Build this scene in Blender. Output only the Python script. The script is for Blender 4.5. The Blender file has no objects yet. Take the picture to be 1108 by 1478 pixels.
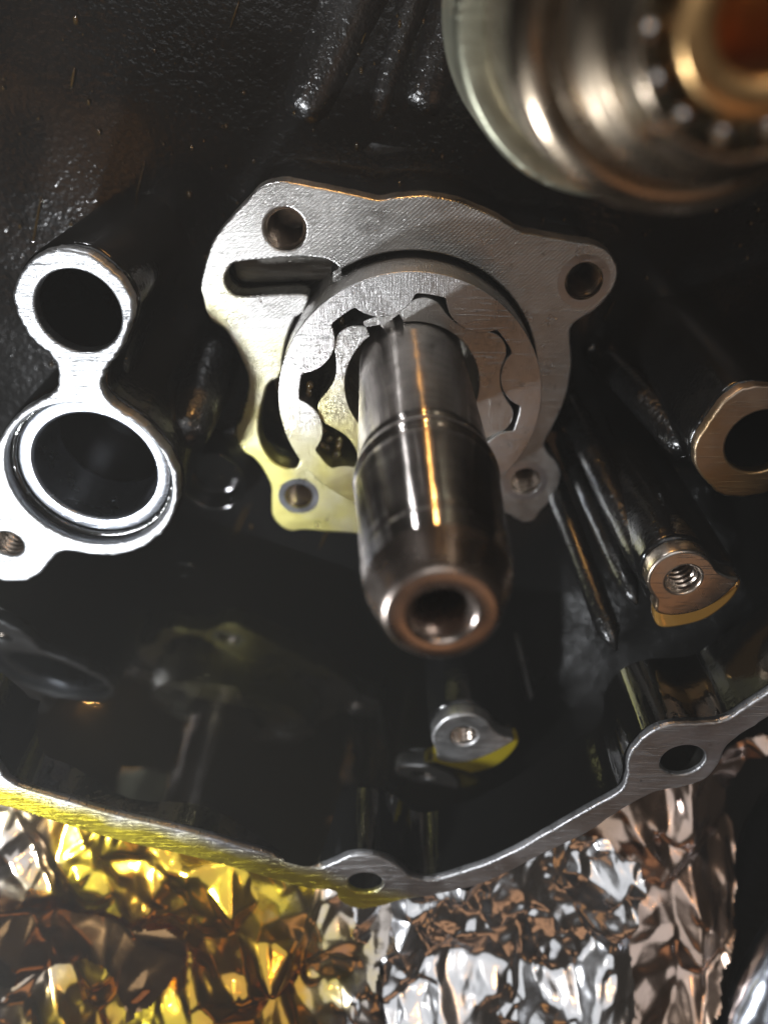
import bpy, bmesh, math, random
import numpy as np
from mathutils import Matrix, Vector, noise as mnoise
from mathutils.geometry import delaunay_2d_cdt

# ------------------------------------------------------------------ frame
# Casting frame: X right, Y up along the casting's back wall, Z out of the wall (metres).
# The whole set is tilted at the end so that the oil level is horizontal in the world.
FPX, CX, CY = 1138.0, 554.0, 739.0
TILT = math.atan(CY / FPX)
S_, C_ = math.sin(TILT), math.cos(TILT)
CAM = np.array([-.0038, .0524, .131])
UP = Vector((.3865, .8945, .225)).normalized()          # normal of the oil level
RX = (Vector((1, 0, 0)) - UP * UP.x).normalized()
WORLD = Matrix((RX, UP.cross(RX), UP)).to_4x4()
WORLD.translation = Vector((0, 0, .16))

def wall(x, y, z):
    "point of the plane z=const of the casting seen at photo position x, y"
    u, v = (x - CX) / FPX, (CY - y) / FPX
    d = np.array([u, v * C_ - S_, -v * S_ - C_])
    return CAM + d * ((z - CAM[2]) / d[2])

def wl2(pts, z):
    return [tuple(wall(x, y, z)[:2]) for x, y in pts]

scene = bpy.context.scene
# ------------------------------------------------------------------ camera
cd = bpy.data.cameras.new('camera')
cam = bpy.data.objects.new('camera', cd)
scene.collection.objects.link(cam)
cd.sensor_fit = 'VERTICAL'; cd.sensor_height = 24.0; cd.sensor_width = 18.0
cd.lens = 24.0 * FPX / 1478.0
cd.clip_start = .002; cd.clip_end = 20
cam.matrix_basis = Matrix(((1, 0, 0, CAM[0]), (0, C_, S_, CAM[1]), (0, -S_, C_, CAM[2]), (0, 0, 0, 1)))
cd.dof.use_dof = True; cd.dof.focus_distance = .118; cd.dof.aperture_fstop = 7.6
scene.camera = cam
# ------------------------------------------------------------------ world, lamps, exposure
w = bpy.data.worlds.new('World'); scene.world = w; w.use_nodes = True
w.node_tree.nodes['Background'].inputs['Color'].default_value = (.95, .72, .52, 1)
w.node_tree.nodes['Background'].inputs['Strength'].default_value = .014
scene.view_settings.view_transform = 'Standard'; scene.view_settings.look = 'None'
scene.view_settings.exposure = 0; scene.view_settings.gamma = 1

def lamp(name, kind, loc, power, col, radius=.01, target=None, **kw):
    l = bpy.data.lights.new(name, kind); l.energy = power; l.color = col
    if kind == 'AREA':
        l.shape = 'DISK'; l.size = radius
    else:
        l.shadow_soft_size = radius
    for k, v in kw.items(): setattr(l, k, v)
    o = bpy.data.objects.new(name, l); scene.collection.objects.link(o)
    m = Matrix.Translation(loc)
    if target is not None:
        m = m @ (Vector(target) - Vector(loc)).to_track_quat('-Z', 'Y').to_matrix().to_4x4()
    o.matrix_basis = m
    return o
lamp('flashlight', 'SPOT', (-.086, -.045, .102), .80, (.93, .96, 1.0), .005, target=(-.012, .004, .0), spot_size=math.radians(150), spot_blend=.7)
lamp('headlamp', 'POINT', (-.085, .30, .36), .30, (1.0, .95, .90), .0045)
lamp('warm_bulb', 'POINT', (.120, .30, .40), .34, (1.0, .50, .14), .007)
lamp('warm_worklight', 'POINT', (-.292, -.079, .635), .11, (1.0, .45, .14), .07)
lamp('added_white_glint_lamp', 'POINT', (-.052, .098, -.011), .10, (.95, .97, 1.0), .003)  # unseen lamp added inside the casing for the shaft's white highlight line
lamp('added_warm_glint_lamp', 'POINT', (.001, .099, -.011), .085, (1.0, .50, .14), .0016)  # added out of view to draw the orange line along the shaft
lamp('added_foil_fill', 'AREA', (-.02, .34, .58), .80, (.94, .97, 1.0), .60, target=(0, -.1, .04))  # unseen softbox added to brighten the foil facets
lamp('warm_room_wall', 'AREA', (.12, -.30, .50), .115, (1.0, .52, .27), .30, target=(0, 0, 0))

# ------------------------------------------------------------------ materials
def mat(name):
    m = bpy.data.materials.new(name); m.use_nodes = True
    nt = m.node_tree; b = nt.nodes['Principled BSDF']
    return m, nt, b
def N(nt, typ, **kw):
    n = nt.nodes.new(typ)
    for k, v in kw.items():
        if k in n.inputs: n.inputs[k].default_value = v
        else: setattr(n, k, v)
    return n
def L(nt, a, b): nt.links.new(a, b)
def coord(nt, scale=(1, 1, 1), rot=(0, 0, 0), loc=(0, 0, 0)):
    tc = N(nt, 'ShaderNodeTexCoord'); mp = N(nt, 'ShaderNodeMapping')
    mp.inputs['Scale'].default_value = scale; mp.inputs['Rotation'].default_value = rot; mp.inputs['Location'].default_value = loc
    L(nt, tc.outputs['Object'], mp.inputs['Vector']); return mp.outputs['Vector']
def ramp(nt, src, stops):
    r = N(nt, 'ShaderNodeValToRGB'); e = r.color_ramp.elements
    while len(e) < len(stops): e.new(.5)
    for el, (p, c) in zip(e, stops):
        el.position = p; el.color = (c, c, c, 1) if not hasattr(c, '__len__') else (*c, 1)
    L(nt, src, r.inputs['Fac']); return r.outputs['Color']
def maprange(nt, src, a, b, c=0., d=1.):
    n = N(nt, 'ShaderNodeMapRange'); L(nt, src, n.inputs[0])
    for i, v in enumerate((a, b, c, d)): n.inputs[i + 1].default_value = v
    return n.outputs[0]
def math_(nt, op, a, b):
    n = N(nt, 'ShaderNodeMath', operation=op)
    for i, v in enumerate((a, b)):
        if isinstance(v, (int, float)): n.inputs[i].default_value = v
        else: L(nt, v, n.inputs[i])
    return n.outputs[0]
def mix(nt, fac, a, b):
    n = N(nt, 'ShaderNodeMix', data_type='RGBA')
    L(nt, fac, n.inputs['Factor'])
    for k, v in (('A', a), ('B', b)):
        s = n.inputs[6 if k == 'A' else 7]
        if isinstance(v, tuple): s.default_value = (*v, 1)
        else: L(nt, v, s)
    return n.outputs[2]
def bump(nt, h, dist, strength=1., prev=None):
    n = N(nt, 'ShaderNodeBump'); n.inputs['Strength'].default_value = strength; n.inputs['Distance'].default_value = dist
    L(nt, h, n.inputs['Height'])
    if prev: L(nt, prev, n.inputs['Normal'])
    return n.outputs['Normal']
def noise(nt, vec, scale, detail=2., rough=.5, dist=0.):
    n = N(nt, 'ShaderNodeTexNoise'); L(nt, vec, n.inputs['Vector'])
    n.inputs['Scale'].default_value = scale; n.inputs['Detail'].default_value = detail
    n.inputs['Roughness'].default_value = rough; n.inputs['Distortion'].default_value = dist
    return n.outputs['Fac']

def black_paint(name, rough=.2, grain=1.0, base=(.0055, .0055, .0055), coat=.35):
    m, nt, b = mat(name)
    v = coord(nt)
    b.inputs['Base Color'].default_value = (*base, 1)
    n1 = noise(nt, v, 950, 2, .55); n2 = noise(nt, v, 70, 3)
    L(nt, maprange(nt, n2, .35, .7, rough * .65, rough * 1.5), b.inputs['Roughness'])
    L(nt, bump(nt, n1, .00016 * grain, .8, bump(nt, n2, .0006, .4)), b.inputs['Normal'])
    b.inputs['Coat Weight'].default_value = coat; b.inputs['Coat Roughness'].default_value = .08 if coat < .5 else .2
    return m
def machined(name, base=(.60, .59, .57), rough=.30, stretch=(1, 1, 1), rot=0., oil=None, oil_col=(.62, .53, .09), mill=None, grain=.00006, cast=0.):
    """bare metal: fine lay lines, scratches, dull specks; oil = (nx, ny, lo, hi): amber oil film, or warm light painted in, on the side nx*x+ny*y > lo..hi"""
    m, nt, b = mat(name)
    b.inputs['Metallic'].default_value = 1.
    v0 = coord(nt)
    v = coord(nt, (stretch[0], stretch[1], stretch[2]), (0, 0, rot))
    lay = noise(nt, v, 260, 4, .7)
    spk = noise(nt, v0, 420, 4, .65)
    scr = noise(nt, coord(nt, (1, 26, 1), (0, 0, rot + .9)), 130, 2, .5)
    blot = noise(nt, v0, 95, 4, .6)
    col = ramp(nt, blot, [(.3, tuple(x * .72 for x in base)), (.62, base)])
    col = mix(nt, maprange(nt, spk, .62, .75), col, tuple(x * .45 for x in base))
    r = maprange(nt, blot, .3, .7, rough * .75, rough * 1.3)
    if oil:
        sp = N(nt, 'ShaderNodeSeparateXYZ'); L(nt, v0, sp.inputs[0])
        d = math_(nt, 'ADD', math_(nt, 'MULTIPLY', sp.outputs[0], oil[0]), math_(nt, 'MULTIPLY', sp.outputs[1], oil[1]))
        d = math_(nt, 'ADD', d, math_(nt, 'MULTIPLY', math_(nt, 'SUBTRACT', noise(nt, v0, 110, 3), .5), (oil[3] - oil[2]) * 1.6))
        fac = maprange(nt, d, oil[2], oil[3])
        col = mix(nt, fac, col, oil_col)
        b.inputs['Coat Roughness'].default_value = .05
        L(nt, math_(nt, 'MULTIPLY', fac, .9), b.inputs['Coat Weight'])
    L(nt, col, b.inputs['Base Color']); L(nt, r, b.inputs['Roughness'])
    nm = bump(nt, lay, grain, 1.)
    nm = bump(nt, maprange(nt, scr, .60, .68), grain * .5, .8, nm)
    if mill:
        wv = N(nt, 'ShaderNodeTexWave', wave_type='RINGS', rings_direction='Z', wave_profile='SIN')
        L(nt, coord(nt, loc=mill[0]), wv.inputs['Vector'])
        wv.inputs['Scale'].default_value = mill[1]; wv.inputs['Distortion'].default_value = .1
        nm = bump(nt, wv.outputs['Fac'], mill[2], .8, nm)
    if cast: nm = bump(nt, noise(nt, v0, 700, 3), cast, 1., nm)
    L(nt, nm, b.inputs['Normal'])
    return m
def polished(name, base, rough, wob=.0002, aniso=0., groove=0.):
    m, nt, b = mat(name)
    b.inputs['Metallic'].default_value = 1.
    v = coord(nt)
    n = noise(nt, v, 160, 4, .6)
    L(nt, ramp(nt, noise(nt, coord(nt, (1, 1, 2.5)), 120, 4, .6), [(.35, tuple(x * .8 for x in base)), (.6, base)]), b.inputs['Base Color'])
    L(nt, maprange(nt, n, .3, .75, rough * .7, rough * 1.4), b.inputs['Roughness'])
    nm = bump(nt, noise(nt, v, 110, 2), wob, .5)
    if groove: nm = bump(nt, noise(nt, coord(nt, (.02, .02, 1)), 2600, 2), groove, 1., nm)
    L(nt, nm, b.inputs['Normal'])
    if aniso:
        tg = N(nt, 'ShaderNodeTangent', direction_type='RADIAL', axis='Z')
        L(nt, tg.outputs[0], b.inputs['Tangent'])
        b.inputs['Anisotropic'].default_value = aniso; b.inputs['Anisotropic Rotation'].default_value = .25
    return m
def foil_mat(name, tint_edge, oil_glow_col, base=(.80, .78, .76), rough=.17, far=None):
    m, nt, b = mat(name)
    b.inputs['Metallic'].default_value = 1.
    v = coord(nt)
    sp = N(nt, 'ShaderNodeSeparateXYZ'); L(nt, v, sp.inputs[0])
    n1 = noise(nt, v, 75, 4, .6)
    d = math_(nt, 'ADD', sp.outputs[0], math_(nt, 'MULTIPLY', math_(nt, 'SUBTRACT', n1, .5), .045))
    fac = maprange(nt, d, tint_edge[0], tint_edge[1])
    if far: fac = math_(nt, 'MULTIPLY', fac, maprange(nt, d, far[0], far[1]))
    n2 = noise(nt, v, 48, 3)
    oc = mix(nt, maprange(nt, n2, .40, .62), oil_glow_col[0], oil_glow_col[1])
    L(nt, mix(nt, fac, base, oc), b.inputs['Base Color'])
    L(nt, maprange(nt, n1, .3, .7, rough * .7, rough * 1.6), b.inputs['Roughness'])
    L(nt, bump(nt, noise(nt, v, 420, 2), .0002, .3), b.inputs['Normal'])
    b.inputs['Coat Weight'].default_value = .5; b.inputs['Coat Roughness'].default_value = .03
    return m

M = {}
M['paint'] = black_paint('black_casting_paint', .15, 1.1, (.005, .005, .005))
M['paint_grain'] = black_paint('black_casting_paint_orange_peel', .27, 2.6, coat=.8)
M['paint_smooth'] = black_paint('black_casting_paint_wet', .07, .2, (.0035, .0035, .0033))
M['plate'] = machined('machined_pump_plate', (.60, .59, .57), .31, (1, 22, 1), .5, oil=(-.75, -.66, .012, .036), oil_col=(.62, .57, .20), mill=((.15, -.2, 0), 620, .00003))
M['ring'] = machined('ground_steel_outer', (.55, .54, .53), .30, (26, 1, 1), .25, oil=(-.45, -.9, .013, .026), oil_col=(.60, .55, .22), grain=.00005)
M['inner'] = machined('ground_steel_inner', (.52, .51, .49), .30, (26, 1, 1), .6, oil=(-.5, -.86, .004, .016), oil_col=(.58, .53, .24), grain=.00005)
M['bracket'] = machined('machined_ring_face', (.47, .48, .49), .42, (1, 9, 1), .8, oil=(.2, -.98, .022, .032), grain=.00016, cast=.00006)
M['bush'] = machined('bored_sleeve', (.50, .53, .58), .30, (1, 1, 1), 0, grain=.00003)
M['side_ring'] = machined('machined_side_ring', (.50, .43, .37), .36, (1, 14, 1), 1.3, oil=(-.2, -.98, -.020, .000), oil_col=(.50, .33, .15), grain=.00005)  # brown base and orange lower side paint in the warm lamp light
M['boss'] = machined('machined_boss_face', (.74, .74, .74), .45, (1, 1, 1), .2, grain=.00009)
M['boss_warm'] = machined('machined_boss_face_oily_warm_lit', (.66, .62, .57), .28, (1, 1, 1), .2, oil=(-.7, -.7, -.016, -.006), oil_col=(.56, .36, .18), grain=.00005)  # orange lower left side is warm lamp light painted into the face colour
M['rim'] = machined('scraped_gasket_face', (.50, .50, .51), .40, (1, 8, 1), .25, oil=(-.47, -1, .0806, .0846), oil_col=(.52, .43, .035), grain=.0002, cast=.00008)
M['thread'] = machined('cut_thread', (.55, .47, .40), .22, grain=.00003)
M['dark_metal'] = machined('oily_pocket_floor', (.20, .19, .17), .3)
M['shaft'] = polished('polished_shaft', (.62, .56, .52), .185, .0003, .98, .000004)
M['shaft_end'] = polished('worn_shaft_end', (.50, .42, .37), .27, .0004)
M['drum'] = polished('polished_drum', (.46, .37, .27), .26, .0003)
M['drum_green'] = machined('oily_sprocket', (.50, .50, .38), .40)
M['race'] = polished('bearing_race', (.90, .56, .24), .36)
M['ball'] = polished('bearing_ball', (.75, .74, .72), .06)
M['tube'] = polished('chromed_tube', (.66, .69, .76), .22, .0012)
M['foil_amber'] = foil_mat('oily_foil', (-.008, -.020), ((.88, .66, .05), (.68, .36, .04)), base=(.74, .66, .60), far=(-.080, -.062))
M['foil_brown'] = foil_mat('oil_soaked_foil', (-.2, -.3), ((.46, .25, .09), (.34, .16, .05)), base=(.42, .24, .10), rough=.16)
M['foil_silver'] = foil_mat('crumpled_foil', (-.013, -.021), ((.80, .60, .10), (.60, .42, .12)), base=(.86, .86, .88))
M['foil_warm_lit'] = foil_mat('warm_lit_foil', (.026, .027), ((.66, .50, .42), (.50, .34, .24)), base=(.78, .70, .66), rough=.2)  # pinkish copper paints warm lamp reflections into the foil colour

def oil_mat(name, col, rough=.02, metal=0., wave=.15):
    m, nt, b = mat(name)
    b.inputs['Base Color'].default_value = (*col, 1); b.inputs['Roughness'].default_value = rough
    b.inputs['Metallic'].default_value = metal
    b.inputs['IOR'].default_value = 1.5; b.inputs['Coat Weight'].default_value = 1.; b.inputs['Coat Roughness'].default_value = .01
    L(nt, bump(nt, noise(nt, coord(nt), 42, 3, .55, .6), .0012, wave), b.inputs['Normal'])
    return m
M['oil'] = oil_mat('dark_engine_oil', (.005, .0043, .002), .045, wave=.24)
M['oil_bead'] = oil_mat('amber_oil_on_metal', (.74, .58, .03), .12, .6)
M['oil_bead_warm'] = oil_mat('orange_oil_on_metal', (.60, .32, .07), .14, .6)
M['droplet'] = oil_mat('oil_droplet', (.05, .03, .008), .03)
mb, nt, b = mat('dark_bench'); M['bench'] = mb
b.inputs['Base Color'].default_value = (.012, .011, .010, 1); b.inputs['Roughness'].default_value = .5
L(nt, bump(nt, noise(nt, coord(nt), 300, 4), .0008, .6), b.inputs['Normal'])
mg, nt, b = mat('black_rubber'); M['rubber'] = mg
b.inputs['Base Color'].default_value = (.010, .010, .010, 1); b.inputs['Roughness'].default_value = .32
L(nt, bump(nt, noise(nt, coord(nt), 180, 4), .0006, .6), b.inputs['Normal'])

# ------------------------------------------------------------------ object helpers
def link(o): scene.collection.objects.link(o); return o
def thing(name, label, cat, loc=(0, 0, 0), group=None):
    o = link(bpy.data.objects.new(name, None)); o.empty_display_size = .01
    o.location = loc; o['label'] = label; o['category'] = cat
    if group: o['group'] = group
    return o
ROOTS = {}
def put(name, me, m, parent=None, label=None):
    """one mesh object; vertices stay in casting coordinates whatever the parent's place is"""
    me.name = name
    o = link(bpy.data.objects.new(name, me))
    if m: me.materials.clear(); me.materials.append(M[m])
    if parent is not None:
        o.parent = parent
        p, q = parent, Matrix.Identity(4)
        while p is not None:
            q = p.matrix_basis @ (p.matrix_parent_inverse @ q if False else q); p = p.parent if p.type == 'EMPTY' else None
        o.matrix_parent_inverse = Matrix.Translation(-parent.location) if parent.type == 'EMPTY' else Matrix.Identity(4)
    if label: o['label'] = label
    return o
def tag(o, label, cat, group=None):
    o['label'] = label; o['category'] = cat
    if group: o['group'] = group
    return o
def smooth_loop(p, n=4, closed=True):
    p = [Vector((*q[:2], 0)) for q in p]; out = []; k = len(p)
    for i in range(k if closed else k - 1):
        if closed: a, b_, c, d = p[i - 1], p[i], p[(i + 1) % k], p[(i + 2) % k]
        else: a, b_, c, d = p[max(i - 1, 0)], p[i], p[i + 1], p[min(i + 2, k - 1)]
        for j in range(n):
            t = j / n
            out.append(.5 * ((2 * b_) + (c - a) * t + (2 * a - 5 * b_ + 4 * c - d) * t * t + (3 * b_ - a - 3 * c + d) * t ** 3))
    if not closed: out.append(p[-1])
    return [(q.x, q.y) for q in out]
def circle(c, r, n=48, ph=0.):
    return [(c[0] + r * math.cos(ph + 2 * math.pi * i / n), c[1] + r * math.sin(ph + 2 * math.pi * i / n)) for i in range(n)]
def slab(loops, ztop, zbot, bevel=.0003):
    """solid with the given outline and holes between two heights, edges rounded"""
    cu = bpy.data.curves.new('outline', 'CURVE'); cu.dimensions = '2D'; cu.fill_mode = 'BOTH'
    for lp in loops:
        s = cu.splines.new('POLY'); s.points.add(len(lp) - 1); s.use_cyclic_u = True
        for q, (x, y) in zip(s.points, lp): q.co = (x, y, 0, 1)
    th = ztop - zbot
    cu.bevel_depth = bevel; cu.bevel_resolution = 2; cu.offset = -bevel; cu.extrude = th / 2 - bevel
    o = bpy.data.objects.new('tmp', cu); scene.collection.objects.link(o)
    dg = bpy.context.evaluated_depsgraph_get(); dg.update()
    me = bpy.data.meshes.new_from_object(o.evaluated_get(dg))
    bpy.data.objects.remove(o); bpy.data.curves.remove(cu)
    me.transform(Matrix.Translation((0, 0, (ztop + zbot) / 2)))
    bm = bmesh.new(); bm.from_mesh(me); bmesh.ops.remove_doubles(bm, verts=bm.verts, dist=1e-6)
    bmesh.ops.recalc_face_normals(bm, faces=bm.faces)
    for f_ in bm.faces: f_.smooth = abs(f_.normal.z) < .97
    bm.to_mesh(me); bm.free(); return me
def lathe(prof, c, seg=64, smooth=True):
    bm = bmesh.new(); rows = []
    for r, z in prof:
        if r < 1e-7: rows.append([bm.verts.new((c[0], c[1], z))])
        else: rows.append([bm.verts.new((c[0] + r * math.cos(2 * math.pi * i / seg), c[1] + r * math.sin(2 * math.pi * i / seg), z)) for i in range(seg)])
    for a, b_ in zip(rows, rows[1:]):
        for i in range(seg):
            j = (i + 1) % seg
            if len(a) == 1: f_ = (a[0], b_[i], b_[j])
            elif len(b_) == 1: f_ = (a[i], b_[0], a[j])
            else: f_ = (a[i], b_[i], b_[j], a[j])
            bm.faces.new(f_).smooth = smooth
    bmesh.ops.recalc_face_normals(bm, faces=bm.faces)
    me = bpy.data.meshes.new('lathe'); bm.to_mesh(me); bm.free(); return me
def densify(prof, step=.0012):
    out = [prof[0]]
    for a, b_ in zip(prof, prof[1:]):
        n = max(1, int(math.hypot(b_[0] - a[0], b_[1] - a[1]) / step))
        e = min(.00012, .2 * math.hypot(b_[0] - a[0], b_[1] - a[1])) / max(1e-9, math.hypot(b_[0] - a[0], b_[1] - a[1]))
        for t in [e] + [i / n for i in range(1, n)] + [1 - e]:
            out.append((a[0] + (b_[0] - a[0]) * t, a[1] + (b_[1] - a[1]) * t))
    out.append(prof[-1]); return out
def thread_mesh(c, r, ztop, depth, pitch=.0011, seg=28):
    n = int(depth / pitch * 6); bm = bmesh.new(); rows = []
    for k in range(n + 1):
        z = ztop - depth * k / n; row = []
        for i in range(seg):
            ph = ((ztop - z) / pitch + i / seg) % 1
            rr = r + .0006 * (1 - abs(2 * ph - 1)) - .00025
            if k < 2: rr = r + .00045
            row.append(bm.verts.new((c[0] + rr * math.cos(2 * math.pi * i / seg), c[1] + rr * math.sin(2 * math.pi * i / seg), z)))
        rows.append(row)
    for a, b_ in zip(rows, rows[1:]):
        for i in range(seg):
            bm.faces.new((a[i], a[(i + 1) % seg], b_[(i + 1) % seg], b_[i])).smooth = True
    bm.faces.new(list(reversed(rows[-1])))
    me = bpy.data.meshes.new('thread'); bm.to_mesh(me); bm.free(); return me
def grid_mesh(nx, ny, fn):
    vs = [fn(i / (nx - 1), j / (ny - 1)) for j in range(ny) for i in range(nx)]
    fs = [(j * nx + i, j * nx + i + 1, (j + 1) * nx + i + 1, (j + 1) * nx + i) for j in range(ny - 1) for i in range(nx - 1)]
    me = bpy.data.meshes.new('grid'); me.from_pydata(vs, [], fs)
    for p in me.polygons: p.use_smooth = True
    return me
def tube(path, radii, seg=20, caps=True):
    bm = bmesh.new(); rows = []
    P = [Vector(p) for p in path]
    for i, p in enumerate(P):
        d = (P[min(i + 1, len(P) - 1)] - P[max(i - 1, 0)]).normalized()
        a = d.cross(Vector((.31, .17, .93))).normalized(); b_ = d.cross(a)
        rows.append([bm.verts.new(p + radii[i] * (a * math.cos(2 * math.pi * k / seg) + b_ * math.sin(2 * math.pi * k / seg))) for k in range(seg)])
    for a, b_ in zip(rows, rows[1:]):
        for k in range(seg): bm.faces.new((a[k], a[(k + 1) % seg], b_[(k + 1) % seg], b_[k])).smooth = True
    if caps: bm.faces.new(rows[0]); bm.faces.new(list(reversed(rows[-1])))
    bmesh.ops.recalc_face_normals(bm, faces=bm.faces)
    me = bpy.data.meshes.new('tube'); bm.to_mesh(me); bm.free(); return me
def scaled(lp, k):
    cx_, cy_ = sum(p[0] for p in lp) / len(lp), sum(p[1] for p in lp) / len(lp)
    return [(cx_ + (x - cx_) * k, cy_ + (y - cy_) * k) for x, y in lp]
def inset(lp, d):
    "move an anticlockwise or clockwise loop inward by d"
    n = len(lp); A = sum(lp[i][0] * lp[(i + 1) % n][1] - lp[(i + 1) % n][0] * lp[i][1] for i in range(n))
    s = 1 if A > 0 else -1; out = []
    for i in range(n):
        a, b_ = lp[i - 1], lp[(i + 1) % n]
        dx, dy = b_[0] - a[0], b_[1] - a[1]; l = math.hypot(dx, dy) or 1
        out.append((lp[i][0] - s * dy / l * d, lp[i][1] + s * dx / l * d))
    return out

ZW, ZF = -.016, .050          # back wall, gasket face
# ------------------------------------------------------------------ engine casing
case = thing('engine_casing', 'black painted engine casing with bare metal bosses and gasket rim, filling the picture', 'engine casing', (0, 0, ZW))
def wallfn(u, v):
    x, y = -.16 + .34 * u, -.12 + .27 * v
    h = .0005 * mnoise.noise((x * 30, y * 30, 3.1)) + .00022 * mnoise.noise((x * 90, y * 90, 1.7))
    return (x, y, ZW + h)
put('back_wall', grid_mesh(171, 136, wallfn), 'paint', case)

rim_in_px = [(-60, 1060), (-18, 1092), (0, 1112), (11, 1127), (40, 1141), (87, 1154), (180, 1181), (289, 1206), (400, 1239), (412, 1243), (458, 1253), (481, 1247), (503, 1237), (529, 1235),
             (559, 1242), (581, 1256), (591, 1266), (614, 1271), (640, 1268), (672, 1258), (705, 1247), (755, 1223), (810, 1191), (862, 1162), (895, 1142), (904, 1121), (906, 1096), (921, 1072),
             (943, 1055), (976, 1046), (1013, 1045), (1046, 1040), (1072, 1024), (1108, 1000), (1180, 945), (1300, 850)]
rim_out_px = [(-60, 1128), (-20, 1155), (0, 1163), (22, 1168), (83, 1188), (173, 1214), (253, 1232), (325, 1250), (400, 1271), (438, 1282), (481, 1287), (490, 1300), (507, 1310), (526, 1312), (555, 1307),
              (581, 1299), (627, 1292), (700, 1274), (781, 1234), (847, 1202), (884, 1177), (921, 1155), (950, 1142), (987, 1136), (1020, 1123), (1039, 1099), (1046, 1081), (1068, 1061), (1090, 1048), (1108, 1035), (1190, 985), (1310, 890)]
rin = smooth_loop(wl2(rim_in_px, ZF), 4, False); rout = smooth_loop(wl2(rim_out_px, ZF), 4, False)
far_in = [(.125, .02), (.135, .12), (.0, .15), (-.14, .13), (-.15, .0), (-.105, -.048)]
far_out = [(.135, .02), (.145, .13), (.0, .16), (-.15, .14), (-.16, .0), (-.113, -.055)]
inner = rin + far_in; outer = rout + far_out
ringloop = outer                                    # closed annulus: outer outline, inner outline, bolt holes
h1, h2 = wall(527, 1275, ZF)[:2], wall(985, 1098, ZF)[:2]
random.seed(3)
def rough_edge(lp, a): return [(x + random.uniform(-a, a), y + random.uniform(-a, a)) for x, y in lp]
rim = put('gasket_rim', slab([rough_edge(outer, .00006), rough_edge(inner, .00010), circle(h1, .0031), circle(h2, .0034)], ZF, ZF - .013, .00035), 'rim', case)
for h, r in ((h1, .0031), (h2, .0034)):
    put('bolt_hole', lathe([(r - .00004, ZF - .0008), (r - .00004, ZF - .018), (0, ZF - .018)], h, 40), 'dark_metal', rim)
# painted side wall inside the rim
sw = inset(inner, .0005)
def strip(loop, z0, z1, n):
    vs, fs = [], []; k = len(loop)
    for j in range(n + 1):
        t = j / n
        for x, y in loop:
            z = z0 + (z1 - z0) * t
            vs.append((x, y, z))
    for j in range(n):
        for i in range(k):
            fs.append((j * k + i, j * k + (i + 1) % k, (j + 1) * k + (i + 1) % k, (j + 1) * k + i))
    me = bpy.data.meshes.new('strip'); me.from_pydata(vs, [], fs)
    for p in me.polygons: p.use_smooth = True
    return me
put('side_wall', strip(sw, ZF - .0135, ZF - .0009, 4), 'paint_smooth', case)
coarse = wl2([(-60, 1060), (0, 1120), (87, 1160), (289, 1212), (480, 1262), (614, 1282), (700, 1255), (860, 1170), (1010, 1085), (1108, 1010), (1300, 850)], ZF) + far_in
low = inset(coarse, -.012)
put('sump_wall', strip(low, ZW - .001, ZF - .0135, 8), 'paint_smooth', case)

# ---- ring boss at the left
rb_px = [(19, 419), (28, 395), (45, 375), (69, 362), (100, 360), (131, 367), (159, 387), (180, 409), (192, 433), (190, 461), (180, 492), (169, 513), (154, 530), (148, 554), (154, 575), (180, 595), (207, 613), (231, 640), (252, 671),
         (259, 706), (254, 737), (238, 765), (211, 789), (173, 801), (138, 801), (100, 796), (83, 799), (71, 813), (55, 830), (35, 839), (0, 838), (-30, 822), (-42, 790), (-40, 740), (-22, 690), (-6, 645), (14, 613), (35, 592), (59, 578), (79, 564),
         (84, 547), (81, 526), (69, 509), (48, 492), (31, 468), (22, 444)]
ZR = .020
rb = smooth_loop(wl2(rb_px, ZR), 4)
cu_, cl_, cs_ = wall(113, 450, ZR)[:2], wall(129, 690, ZR)[:2], wall(12, 786, ZR)[:2]
boss = put('ring_boss', slab([inset(rb, -.0004), circle(cu_, .0062), circle(cl_, .0123), circle(cs_, .0027)], ZR - .0022, ZW - .002, .0006), 'paint', case)
rf = put('machined_face', slab([rough_edge(rb, .00016), circle(cu_, .0061), circle(cl_, .0133), circle(cs_, .0026)], ZR, ZR - .0024, .00045), 'bracket', boss)
put('sleeve', lathe(densify([(.0123, ZR - .012), (.0124, ZR - .0022), (.0121, ZR - .0019), (.0103, ZR - .0019), (.0099, ZR - .0023), (.0098, ZR - .014)]), (cl_[0] + .0005, cl_[1] + .0007), 72), 'bush', boss)
put('thread', thread_mesh(cs_, .0025, ZR - .0004, .012), 'thread', boss)
put('bore_lining', lathe([(.00618, ZR - .0020), (.00615, ZW)], cu_, 48), 'paint_smooth', boss)
# ---- ring boss at the right edge
ZS = .025
rr_px = [(1108, 557), (1072, 561), (1045, 580), (1022, 610), (1006, 636), (1001, 659), (1006, 679), (1022, 699), (1045, 716), (1079, 717), (1115, 709), (1160, 694), (1195, 655), (1190, 610), (1150, 568)]
rr = smooth_loop(wl2(rr_px, ZS), 5); crr = wall(1098, 638, ZS)[:2]
sb = put('ring_boss', slab([inset(rr, -.0003), circle(crr, .0054)], ZS - .0018, ZW - .002, .0006), 'paint', case)
put('machined_face', slab([rough_edge(rr, .00008), circle(crr, .0053)], ZS, ZS - .0020, .0004), 'side_ring', sb)
put('bore_lining', lathe([(.00538, ZS - .0018), (.0053, ZW)], crr, 48), 'paint_smooth', sb)
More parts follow.
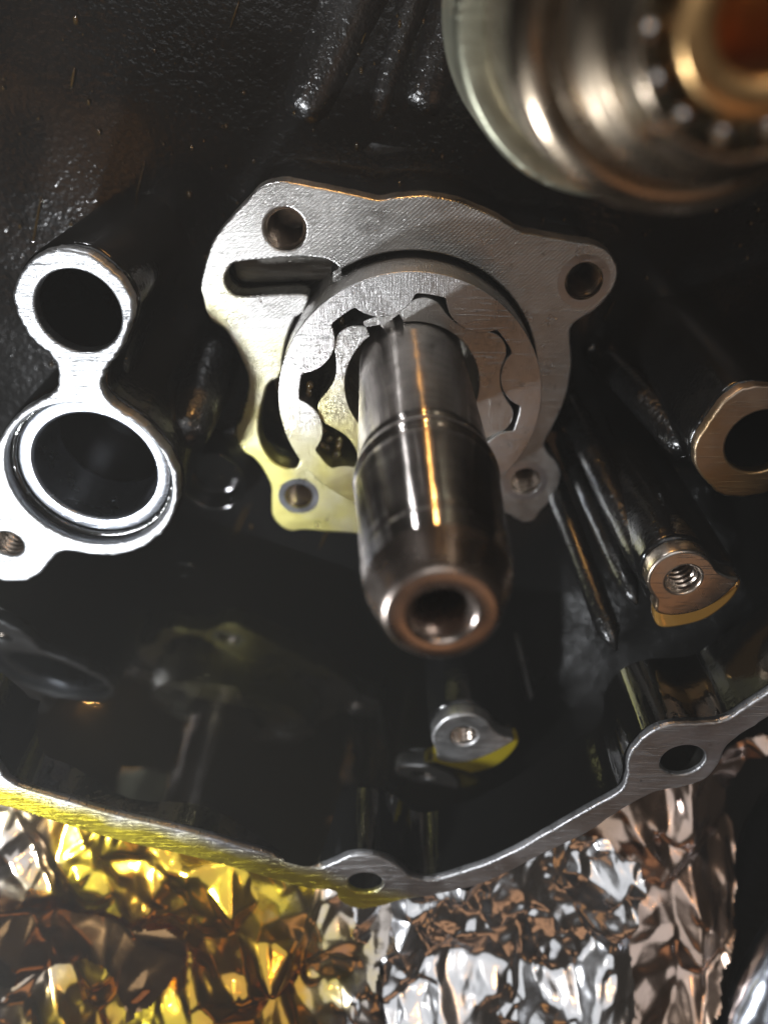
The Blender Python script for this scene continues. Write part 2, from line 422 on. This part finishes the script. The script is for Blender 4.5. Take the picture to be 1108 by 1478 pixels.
# ---- threaded bosses
def threaded_boss(px, hole, z, r, face_m, bead_m, bead_px, label=None):
    lp = smooth_loop(wl2(px, z), 5); c = wall(*hole, z)[:2]
    bs = put('threaded_boss', slab([inset(lp, -.0005), circle(c, r + .0004)], z - .0030, ZW - .002, .0008), 'paint', case, label)
    put('machined_face', slab([lp, circle(c, r + .00035, 40)], z, z - .0032, .0005), face_m, bs)
    put('thread', thread_mesh(c, r, z - .0003, .013), 'thread', bs)
    lp2 = smooth_loop(wl2(bead_px, z - .0012), 5)
    put('oil_bead', slab([lp2], z - .0007, z - .0040, .0008), bead_m, bs)
    return c
b1 = threaded_boss([(933, 842), (939, 822), (956, 805), (979, 796), (1006, 797), (1026, 809), (1037, 824), (1052, 832), (1067, 836), (1058, 849), (1036, 868), (1010, 882), (979, 889), (955, 888), (945, 882), (946, 868), (939, 857)],
              (986, 837), .037, .0022, 'boss_warm', 'oil_bead_warm', [(948, 866), (960, 870), (980, 872), (1010, 866), (1036, 852), (1058, 838), (1068, 840), (1060, 858), (1041, 877), (1014, 894), (980, 903), (953, 905), (944, 894)])
b2 = threaded_boss([(623, 1068), (626, 1055), (641, 1039), (660, 1033), (683, 1032), (702, 1041), (715, 1057), (728, 1065), (742, 1069), (730, 1077), (710, 1088), (684, 1098), (655, 1102), (633, 1098), (629, 1086)],
              (669, 1063), .0255, .0022, 'boss', 'oil_bead', [(629, 1080), (640, 1084), (660, 1085), (686, 1079), (712, 1068), (736, 1062), (749, 1068), (740, 1085), (716, 1105), (686, 1114), (652, 1119), (629, 1115), (622, 1104)])
# ---- ribs and small cast features in black paint
def rib(p0, p1, r0, r1, flat=.7):
    a, b_ = Vector(p0), Vector(p1)
    path = [a.lerp(b_, i / 14) for i in range(15)]
    rad = [(r0 + (r1 - r0) * i / 14) * (math.sqrt(max(.02, 1 - (1 - min(1, min(i, 14 - i) / 1.6)) ** 2))) for i in range(15)]
    return put('rib', tube(path, rad, 18), 'paint_grain', case)
def P(x, y, z): return tuple(wall(x, y, z))
# upright ribs in the upper field
rib(P(430, 180, -.0212), P(575, -140, -.0190), .0060, .0062)
rib(P(535, 190, -.0195), P(640, -140, -.0180), .0036, .0036)
rib(P(600, 170, -.0218), P(705, -120, -.0200), .0066, .0066)
rib(P(500, 212, -.0208), P(760, 205, -.0208), .0048, .0048)
# ridges running out of the wall on the right
rib(P(812, 568, -.016), P(944, 838, .035), .0026, .0026)
rib(P(773, 629, -.016), P(888, 938, .031), .0021, .0021)
rib(P(806, 621, -.016), P(918, 872, .031), .0019, .0019)
rib(P(866, 512, -.015), P(1000, 652, .018), .0026, .0032)
rib(P(845, 494, -.016), P(880, 545, -.016), .0018, .0018)
rib(P(776, 1050, .012), P(742, 905, -.006), .0012, .0012)
# boss-side rib and bore beside the left ring
rib(P(318, 505, -.012), P(262, 640, .012), .0048, .0040)
rib(P(214, 372, -.014), P(150, 560, .012), .0040, .0036)
cb = wall(306, 696, -.010)[:2]
put('blind_bore', lathe(densify([(.0072, -.016), (.0072, -.0105), (.0068, -.0098), (.0062, -.0102), (.0060, -.0155), (0, -.0155)]), cb, 56), 'paint_smooth', case)
cb = wall(262, 838, -.002)[:2]
put('drain_boss', lathe(densify([(.0052, -.016), (.0050, -.003), (.0046, -.002), (.0035, -.002), (.0032, -.006), (0, -.006)]), cb, 48), 'paint_smooth', case)

# ------------------------------------------------------------------ oil pump body
pump = thing('oil_pump_body', 'machined metal oil pump body with four threaded lugs round the steel rotors', 'oil pump', (0, 0, ZW))
pl_px = [(290, 408), (307, 348), (334, 313), (356, 289), (372, 272), (388, 265), (410, 262), (432, 266), (480, 275), (518, 283), (547, 289), (582, 284), (618, 283), (663, 291), (693, 303), (722, 316), (751, 334), (787, 341), (832, 349), (862, 354),
         (881, 367), (891, 385), (890, 406), (878, 428), (858, 448), (832, 464), (823, 478), (824, 502), (825, 532), (816, 575), (804, 604), (789, 632), (786, 644), (792, 655), (803, 667), (809, 681), (806, 702), (795, 722), (780, 739), (771, 751), (757, 755),
         (743, 749), (729, 742), (700, 752), (660, 768), (610, 775), (560, 773), (519, 771), (472, 768), (439, 765), (420, 767), (404, 759), (393, 745), (391, 724), (391, 705), (384, 686), (369, 664), (350, 651), (341, 632), (340, 618), (347, 605), (352, 588), (357, 567),
         (358, 545), (350, 523), (340, 502), (326, 478), (307, 465), (297, 450), (292, 430)]
plo = smooth_loop(wl2(pl_px, 0), 4)
RC, RR, ZG = (.0006, -.0049), .0222, .0088             # outer rotor: centre, radius, height of its face
pc, pr = (RC[0], RC[1] + .0004), RR + .0004            # pocket
# pocket outline: circle with two ports broken into it
def ang(p): return math.atan2(p[1] - pc[1], p[0] - pc[0])
port1 = wl2([(483, 413), (489, 389), (478, 378), (462, 373), (432, 371), (388, 374), (342, 379), (331, 387), (325, 400), (327, 412), (334, 421), (347, 427), (388, 425), (436, 424), (446, 432), (438, 452)], 0)
port2 = wl2([(402, 546), (388, 554), (382, 569), (375, 599), (374, 626), (381, 648), (396, 667), (412, 675), (427, 675), (433, 664)], 0)
def arc(a0, a1):
    while a1 < a0: a1 += 2 * math.pi
    n = max(2, int((a1 - a0) / .06))
    return [(pc[0] + pr * math.cos(a0 + (a1 - a0) * i / n), pc[1] + pr * math.sin(a0 + (a1 - a0) * i / n)) for i in range(1, n)]
p1 = smooth_loop(port1, 4, False); p2 = smooth_loop(port2, 4, False)
pocket = p1 + arc(ang(p1[-1]), ang(p2[0])) + p2 + arc(ang(p2[-1]), ang(p1[0]))
lugs = [wall(411, 331, 0)[:2], wall(842, 406, 0)[:2], wall(431, 716, 0)[:2], wall(758, 695, 0)[:2]]
lr = (.0030, .0028, .0024, .0026)
lug_holes = [circle(c, r + .00035, 40) for c, r in zip(lugs, lr)]
plate = put('machined_plate', slab([rough_edge(plo, .00006), pocket] + lug_holes, 0, -.0045, .0004), 'plate', pump)
body_holes = [circle(c, r + .0005, 32) for c, r in zip(lugs, lr)]
put('pump_base', slab([inset(plo, .0008), inset(pocket, -.0004)] + body_holes, -.0043, ZW - .002, .0005), 'paint', pump)
put('pocket_floor', lathe([(0, -.0125), (.0265, -.0125)], pc, 64), 'dark_metal', pump)
put('port_floor', slab([smooth_loop(wl2([(476, 420), (480, 385), (388, 376), (335, 385), (328, 405), (345, 426), (440, 424)], 0), 4)], -.0070, -.0085, .0003), 'dark_metal', pump)
for c, r in zip(lugs, lr):
    put('thread', thread_mesh(c, r, -.0004, .013), 'thread', plate)
    if r != .0030:
        put('spot_face', lathe(densify([(r + .0004, .00004), (r + .0016, .00004)]), c, 48), 'bush', plate)

# ------------------------------------------------------------------ rotors
R = RR
notch = [math.degrees(math.atan2(*(wall(x, y, ZG)[:2] - np.array(RC))[::-1])) for x, y in ((620, 424), (717, 481), (746, 580), (504, 441), (433, 528))]
ph0 = math.radians(sum(((a + 22.5) % 45) - 22.5 for a in notch) / len(notch))
def outer_inner(n_l=8):
    a, c_, cap = .27, .97, .845; out = []
    for k in range(n_l):
        mid = ph0 + math.radians(22.5) + k * math.radians(45)
        for i in range(-22, 23):
            fi = math.radians(i * 22.5 / 22.5)
            q = a * a - (c_ * math.sin(fi)) ** 2
            r = cap
            if q > 0: r = min(cap, c_ * math.cos(fi) - math.sqrt(q))
            out.append((RC[0] + R * r * math.cos(mid + fi), RC[1] + R * r * math.sin(mid + fi)))
    return out
orot = thing('outer_rotor', 'round steel outer rotor ring with eight scalloped inner lobes, around the shaft', 'pump rotor', (RC[0], RC[1], -.012))
put('rotor_ring', slab([circle(RC, R, 128), outer_inner()], ZG, -.0122, .00013), 'ring', orot)
e = .065 * R; Rc_, a_ = .97 * R, .266 * R
ea = ph0 + math.radians(45) * round((math.radians(28) - ph0) / math.radians(45))
ci = (RC[0] + e * math.cos(ea), RC[1] + e * math.sin(ea))
pts = []
for i in range(420):
    t = 2 * math.pi * i / 420
    z = Rc_ * complex(math.cos(t), math.sin(t)) + e * complex(math.cos(8 * t), math.sin(8 * t))
    d = 1j * Rc_ * complex(math.cos(t), math.sin(t)) + 8j * e * complex(math.cos(8 * t), math.sin(8 * t))
    nrm = 1j * d / abs(d); q = (z + nrm * a_) * complex(math.cos(ea), math.sin(ea))
    pts.append((ci[0] + q.real, ci[1] + q.imag))
# keyway: a slot from the bore through the upper left tooth
kd = math.radians(113); bore = .0113
kw = .0029
bl = []
bc = (.0009, -.0022)
nb = 90; half = math.asin(kw / bore)
bl = [(bc[0] + bore * math.cos(kd + half + (2 * math.pi - 2 * half) * i / nb), bc[1] + bore * math.sin(kd + half + (2 * math.pi - 2 * half) * i / nb)) for i in range(nb + 1)]
kx, ky = math.cos(kd), math.sin(kd); kl = .0134
bl += [(bc[0] + kx * kl + ky * kw, bc[1] + ky * kl - kx * kw), (bc[0] + kx * kl - ky * kw, bc[1] + ky * kl + kx * kw)]
irot = thing('inner_rotor', 'seven toothed steel inner rotor with a dark keyway, meshed inside the outer rotor', 'pump rotor', (ci[0], ci[1], -.012))
put('rotor_gear', slab([pts, bl], ZG - .0006, -.0120, .00013), 'inner', irot)
key = Vector((bc[0] + kx * .0117, bc[1] + ky * .0117, .006))
kme = slab([[(key.x + kx * s1 * .0016 + ky * s2 * .0012, key.y + ky * s1 * .0016 - kx * s2 * .0012) for s1, s2 in ((1, 1), (1, -1), (-1, -1), (-1, 1))]], .0050, -.010, .0003)
tag(put('drive_key', kme, 'inner'), 'small steel drive key in the slot above the shaft root', 'key')

# ------------------------------------------------------------------ drive shaft
shaft = thing('drive_shaft', 'polished steel drive shaft with a drilled rounded end, pointing at the viewer', 'shaft', (0, 0, -.010))
prof = [(.0080, -.0120), (.0089, -.0110), (.0089, .0405), (.0086, .0408), (.0086, .0414), (.0090, .0418), (.0093, .0424), (.0094, .0432), (.0094, .0446), (.0091, .0449), (.0091, .0455), (.00925, .0460), (.0083, .0606), (.0081, .0610), (.0081, .0616), (.0083, .0622), (.0081, .0632), (.0079, .0646),
        (.0062, .0691), (.0058, .0696), (.0054, .0697), (.0038, .0697), (.0034, .0694), (.0028, .0678), (.0024, .0662), (.0023, .0656), (.0022, .0640), (.0022, .0500), (0, .0490)]
k_ = prof.index((.0079, .0646))
put('shaft_body', lathe(densify(prof[:k_ + 1]), (0, 0), 96), 'shaft', shaft)
put('shaft_end', lathe(densify(prof[k_:]), (0, 0), 96), 'shaft_end', shaft)
put('collar_band', lathe(densify([(.00942, .0434), (.00950, .0436), (.00950, .0441), (.00942, .0444)]), (0, 0), 96), 'shaft', shaft)

SH = Matrix.Translation((.0009, 0, 0)) @ Matrix.Rotation(.017, 4, 'Y')
for o in shaft.children: o.data.transform(SH)

# ------------------------------------------------------------------ bearing drum, top right, close to the lens
DC = (.0208, .0516)
drum = thing('bearing_drum', 'blurred stepped steel drum with a ball bearing, close up at the top right', 'bearing drum', (DC[0], DC[1], .02))
put('rear_sprocket', lathe(densify([(.0100, .018), (.0172, .0185), (.0177, .0195), (.0177, .0385), (.0172, .0392), (.0100, .0392)]), DC, 96), 'drum_green', drum)
put('drum_body', lathe(densify([(.0100, .038), (.0138, .0385), (.0149, .0400), (.0149, .0590), (.0145, .0602), (.0128, .0612), (.0122, .0606), (.0117, .0620), (.0114, .0660), (.0110, .0668), (.0098, .0672), (.0095, .0690), (.0086, .0720), (.0082, .0722), (.0081, .0690), (.0081, .0640)]), DC, 96), 'drum', drum)
put('inner_race', lathe(densify([(.0060, .0640), (.0060, .0716), (.0057, .0722), (.0036, .0722), (.0033, .0716), (.0033, .050), (0, .050)]), DC, 72), 'race', drum)
put('ball_cage', lathe(densify([(.0081, .0662), (.0060, .0662)]), DC, 64), 'drum_green', drum)
sph = bmesh.new(); bmesh.ops.create_uvsphere(sph, u_segments=16, v_segments=10, radius=.00115)
for f_ in sph.faces: f_.smooth = True
ball_me = bpy.data.meshes.new('ball'); sph.to_mesh(ball_me); sph.free()
for k in range(14):
    a = 2 * math.pi * (k + .3) / 14
    o = put('ball', ball_me, 'ball', drum)
    o.matrix_basis = Matrix.Translation((DC[0] + .00705 * math.cos(a), DC[1] + .00705 * math.sin(a), .0690))

# ------------------------------------------------------------------ oil pool
A0 = Vector(P(87, 1160, ZF - .0012)) + Vector((0, 0, .0095))
def zoil(x, y): return A0.z - (UP.x * (x - A0.x) + UP.y * (y - A0.y)) / UP.z
def clip(poly, fn):
    out = []
    for i in range(len(poly)):
        a, b_ = poly[i - 1], poly[i]; fa, fb = fn(a), fn(b_)
        if (fa >= 0) != (fb >= 0):
            t = fa / (fa - fb); out.append((a[0] + (b_[0] - a[0]) * t, a[1] + (b_[1] - a[1]) * t))
        if fb >= 0: out.append(b_)
    return out
ZL = .0345
poly1 = clip(clip(inset(inner, .0003), lambda p: zoil(*p) - ZL), lambda p: ZF + .0004 - zoil(*p))
poly2 = clip(clip(low, lambda p: zoil(*p) - (ZW - .0008)), lambda p: ZL - zoil(*p))
bm = bmesh.new()
for pl in (poly1, poly2): bm.faces.new([bm.verts.new((x, y, zoil(x, y))) for x, y in pl])
bmesh.ops.triangulate(bm, faces=bm.faces)
me = bpy.data.meshes.new('pool'); bm.to_mesh(me); bm.free()
pool = put('oil_pool', me, 'oil'); pool['kind'] = 'structure'; pool['label'] = 'still dark engine oil lying in the bottom of the casing'

# ------------------------------------------------------------------ oil droplets
random.seed(11)
bm = bmesh.new()
for k in range(520):
    x, y = random.uniform(-.07, .085), random.uniform(-.055, .07)
    r = random.choice((.00012, .00016, .0002, .0002, .0003, .00045)) * random.uniform(.7, 1.2)
    m4 = Matrix.Translation((x, y, ZW + .0007)) @ Matrix.Diagonal((r, r * random.uniform(1, 2.2), r * .8, 1))
    bmesh.ops.create_icosphere(bm, subdivisions=1, radius=1, matrix=m4)
for k in range(46):                                    # thin runs of oil down the wall
    x, y = random.uniform(-.07, .09), random.uniform(-.05, .08)
    ln, wd = random.uniform(.0015, .0075), random.uniform(.00012, .00026)
    m4 = Matrix.Translation((x, y, ZW + .0006)) @ Matrix.Rotation(math.atan2(-.92, -.39) + random.uniform(-.06, .06), 4, 'Z') @ Matrix.Diagonal((ln, wd, wd * .8, 1))
    bmesh.ops.create_icosphere(bm, subdivisions=2, radius=1, matrix=m4)
for k in range(26):                                    # globs caught between the rotor teeth
    a = random.uniform(2.1, 3.9); q = random.uniform(.70, .83) * RR; r = random.uniform(.0003, .0011)
    bmesh.ops.create_icosphere(bm, subdivisions=3, radius=1, matrix=Matrix.Translation((RC[0] + q * math.cos(a), RC[1] + q * math.sin(a), random.uniform(.003, .0085))) @ Matrix.Diagonal((r, r * random.uniform(.8, 1.8), r, 1)))
for f_ in bm.faces: f_.smooth = True
me = bpy.data.meshes.new('droplets'); bm.to_mesh(me); bm.free()
dr = put('oil_droplets', me, 'droplet'); dr['kind'] = 'stuff'; dr['label'] = 'oil droplets spattered over the black casing wall and caught between the rotor teeth'

# ------------------------------------------------------------------ foil
def tri_height(pts, hs, X, Y):
    H = np.zeros_like(X)
    vo, eo, fo, ov, oe, of = delaunay_2d_cdt([Vector(p) for p in pts], [], [], 0, 1e-9)
    idx = [o[0] if o else 0 for o in ov]
    for f_ in fo:
        if len(f_) != 3: continue
        (x0, y0), (x1, y1), (x2, y2) = [vo[i][:] for i in f_]
        h = [hs[idx[i]] for i in f_]
        i0 = np.searchsorted(X[0], min(x0, x1, x2)); i1 = np.searchsorted(X[0], max(x0, x1, x2)) + 1
        j0 = np.searchsorted(Y[:, 0], min(y0, y1, y2)); j1 = np.searchsorted(Y[:, 0], max(y0, y1, y2)) + 1
        xs, ys = X[j0:j1, i0:i1], Y[j0:j1, i0:i1]
        if xs.size == 0: continue
        den = (y1 - y2) * (x0 - x2) + (x2 - x1) * (y0 - y2)
        if abs(den) < 1e-14: continue
        l0 = ((y1 - y2) * (xs - x2) + (x2 - x1) * (ys - y2)) / den
        l1 = ((y2 - y0) * (xs - x2) + (x0 - x2) * (ys - y2)) / den
        l2 = 1 - l0 - l1
        ok = (l0 >= -1e-6) & (l1 >= -1e-6) & (l2 >= -1e-6)
        H[j0:j1, i0:i1][ok] = (l0 * h[0] + l1 * h[1] + l2 * h[2])[ok]
    return H
def inside(poly, X, Y):
    c = np.zeros(X.shape, bool); n = len(poly)
    for i in range(n):
        (xa, ya), (xb, yb) = poly[i - 1], poly[i]
        if abs(yb - ya) < 1e-12: continue
        k = ((ya > Y) != (yb > Y)) & (X < (xb - xa) * (Y - ya) / (yb - ya) + xa)
        c ^= k
    return c
def tilted(x, y, z, sl):
    "point of the sloping plane z + sl * (Y + .075) seen at photo position x, y"
    u, v = (x - CX) / FPX, (CY - y) / FPX
    d = np.array([u, v * C_ - S_, -v * S_ - C_])
    k = (z + sl * (CAM[1] + .075) - CAM[2]) / (d[2] - sl * d[1])
    return CAM + d * k
def foil(outline_px, z, seed, step, levels, sl=-.7, folds=()):
    rng = np.random.default_rng(seed)
    poly = [tuple(tilted(x, y, z, sl)[:2]) for x, y in outline_px]
    poly = smooth_loop(poly, 5)
    poly = [(x + rng.normal(0, .00025), y + rng.normal(0, .00025)) for x, y in poly]
    xs = [p[0] for p in poly]; ys = [p[1] for p in poly]
    gx = np.arange(min(xs) - step, max(xs) + step, step); gy = np.arange(min(ys) - step, max(ys) + step, step)
    X, Y = np.meshgrid(gx, gy); H = np.zeros_like(X)
    for sp_, amp in levels:
        p, h = [], []
        for yy in np.arange(gy[0] - 2 * sp_, gy[-1] + 3 * sp_, sp_):
            for xx in np.arange(gx[0] - 2 * sp_, gx[-1] + 3 * sp_, sp_):
                p.append((float(xx + rng.uniform(-.48, .48) * sp_), float(yy + rng.uniform(-.48, .48) * sp_))); h.append(float(rng.normal(0, amp)))
        T = tri_height(p, h, X, Y)
        for _ in range(max(1, int((sp_ / step) ** 2 * .005))):     # round the folds of the larger crumples
            T[1:-1, 1:-1] = (T[1:-1, 1:-1] * 2 + T[:-2, 1:-1] + T[2:, 1:-1] + T[1:-1, :-2] + T[1:-1, 2:]) / 6
        H += T
    K = H.copy()                                           # soften creases a touch
    K[1:-1, 1:-1] = (H[1:-1, 1:-1] * 4 + H[:-2, 1:-1] + H[2:, 1:-1] + H[1:-1, :-2] + H[1:-1, 2:]) / 8
    cx_, cy_ = np.mean(xs), np.mean(ys)
    Z = z + K + sl * (Y + .075)
    for (ax, ay), (bx, by), hh, ww in folds:               # long folded creases
        a, b_ = tilted(ax, ay, z, sl)[:2], tilted(bx, by, z, sl)[:2]; d = (b_ - a) / np.linalg.norm(b_ - a)
        dist = (X - a[0]) * -d[1] + (Y - a[1]) * d[0]
        Z += hh * np.clip(1 - np.abs(dist) / ww, 0, 1)
    ok = inside(poly, X, Y)
    nid = -np.ones(X.shape, int); fs = []
    cell = ok[:-1, :-1] & ok[1:, :-1] & ok[:-1, 1:] & ok[1:, 1:]
    use = np.zeros(X.shape, bool)
    use[:-1, :-1] |= cell; use[1:, :-1] |= cell; use[:-1, 1:] |= cell; use[1:, 1:] |= cell
    nid[use] = np.arange(use.sum())
    wob = .0006
    vs = np.stack([X[use], Y[use], Z[use]], 1)
    js, is_ = np.nonzero(cell)
    fs = np.stack([nid[js, is_], nid[js, is_ + 1], nid[js + 1, is_ + 1], nid[js + 1, is_]], 1)
    me = bpy.data.meshes.new('foil'); me.from_pydata(vs.tolist(), [], fs.tolist())
    for p in me.polygons: p.use_smooth = True
    return me
ZA = .037
am = put('foil_sheet', foil([(-80, 1112), (0, 1134), (120, 1166), (260, 1196), (400, 1228), (480, 1254), (570, 1280), (566, 1340), (545, 1400), (560, 1480), (540, 1560), (200, 1580), (-80, 1570)], ZA, 5, .00032,
     [(.0125, .0028), (.0054, .0012), (.0025, .00034)]), 'foil_amber')
tag(am, 'crumpled foil wet with amber oil, under the left half of the rim', 'foil')
sm = put('foil_sheet', foil([(520, 1290), (600, 1278), (700, 1255), (790, 1215), (835, 1195), (900, 1225), (922, 1245), (918, 1330), (912, 1400), (915, 1455), (890, 1500), (880, 1580), (520, 1580), (500, 1500), (515, 1400), (510, 1340)], ZA + .003, 8, .00026,
     [(.0105, .0024), (.0046, .0011), (.0021, .00036), (.0011, .00009)]), 'foil_silver')
fm = put('foil_sheet', foil([(-70, 1300), (40, 1305), (120, 1330), (200, 1338), (262, 1352), (270, 1400), (232, 1440), (192, 1466), (172, 1430), (155, 1400), (90, 1418), (0, 1444), (-70, 1462)], ZA + .0045, 31, .0003,
     [(.0160, .0026), (.0070, .0010), (.0030, .00025)]), 'foil_brown')
tag(fm, 'smooth brown oil soaked foil flap with a straight folded edge, bottom left corner', 'foil')
tag(sm, 'bright silver crumpled foil with many small creases, right of the lower bolt hole', 'foil')
cm = put('foil_sheet', foil([(835, 1190), (880, 1160), (940, 1120), (1000, 1120), (1050, 1095), (1095, 1058), (1125, 1060), (1104, 1090), (1085, 1125), (1072, 1160), (1068, 1200), (1076, 1250), (1066, 1330), (1050, 1370), (1034, 1400), (1025, 1425), (985, 1452), (950, 1480), (880, 1560), (870, 1400), (880, 1290), (850, 1240)], ZA - .001, 21, .00034,
     [(.0110, .0031), (.0055, .0014), (.0026, .00040)], folds=[((1000, 1250), (1010, 1420), .002, .004), ((905, 1180), (1000, 1300), .002, .004)]), 'foil_warm_lit')
tag(cm, 'folded foil, pinkish from painted-in warm light, with long sharp folds, under the right bolt hole', 'foil')

# ------------------------------------------------------------------ things at the lower right, bench
path = [tuple(tilted(x, y, .040, -.7)) for x, y in ((1250, 1235), (1180, 1320), (1128, 1400), (1095, 1465), (1075, 1530), (1060, 1640))]
pp = []
for i in range(len(path) - 1):
    for k in range(5): pp.append(tuple(Vector(path[i]).lerp(Vector(path[i + 1]), k / 5)))
pp.append(path[-1])
pp = [tuple(sum((Vector(pp[min(max(i + d, 0), len(pp) - 1)]) for d in (-2, -1, 0, 1, 2)), Vector()) / 5) for i in range(len(pp))]
tag(put('metal_tube', tube(pp, [.0062] * len(pp), 28), 'tube'), 'shiny silver metal tube in the bottom right corner beside the foil', 'tube')
path = [P(1200, 1120, .022), P(1140, 1160, .024), P(1102, 1220, .025), P(1090, 1300, .024), P(1085, 1400, .020), P(1080, 1560, .012)]
pp = []
for i in range(len(path) - 1):
    for k in range(5): pp.append(tuple(Vector(path[i]).lerp(Vector(path[i + 1]), k / 5)))
pp = [tuple(sum((Vector(pp[min(max(i + d, 0), len(pp) - 1)]) for d in (-2, -1, 0, 1, 2)), Vector()) / 5) for i in range(len(pp))]
tag(put('rubber_hose', tube(pp, [.0056] * len(pp), 24), 'rubber'), 'black rubber hose in shadow between the pinkish foil and the right edge', 'hose')

# tilt everything so that the oil lies level
for o in list(scene.objects):
    if o.parent is None: o.matrix_basis = WORLD @ o.matrix_basis
bz = .0
me = bpy.data.meshes.new('bench'); me.from_pydata([(-1, -1, bz), (1, -1, bz), (1, 1, bz), (-1, 1, bz)], [], [(0, 1, 2, 3)])
me.materials.append(M['bench']); o = link(bpy.data.objects.new('workbench_top', me)); o['kind'] = 'structure'; o['label'] = 'dark workbench under the casing'
# thin scattering volume added to imitate veiling glare in the lens
mh = bpy.data.materials.new('lens_glare_veil'); mh.use_nodes = True; nt = mh.node_tree
nt.nodes.remove(nt.nodes['Principled BSDF'])
pv = nt.nodes.new('ShaderNodeVolumePrincipled')
pv.inputs['Color'].default_value = (.9, .9, .86, 1); pv.inputs['Density'].default_value = .21
nt.links.new(pv.outputs[0], nt.nodes['Material Output'].inputs['Volume'])
bm = bmesh.new(); bmesh.ops.create_cube(bm, size=1)
for v in bm.verts: v.co = Vector((v.co.x * 2.4, v.co.y * 2.4, -1. if v.co.z < 0 else .62))
me = bpy.data.meshes.new('glare_veil'); bm.to_mesh(me); bm.free(); me.materials.append(mh)
o = link(bpy.data.objects.new('glare_veil', me)); o['kind'] = 'stuff'; o['label'] = 'thin pale volume added to imitate lens glare from the lamps'
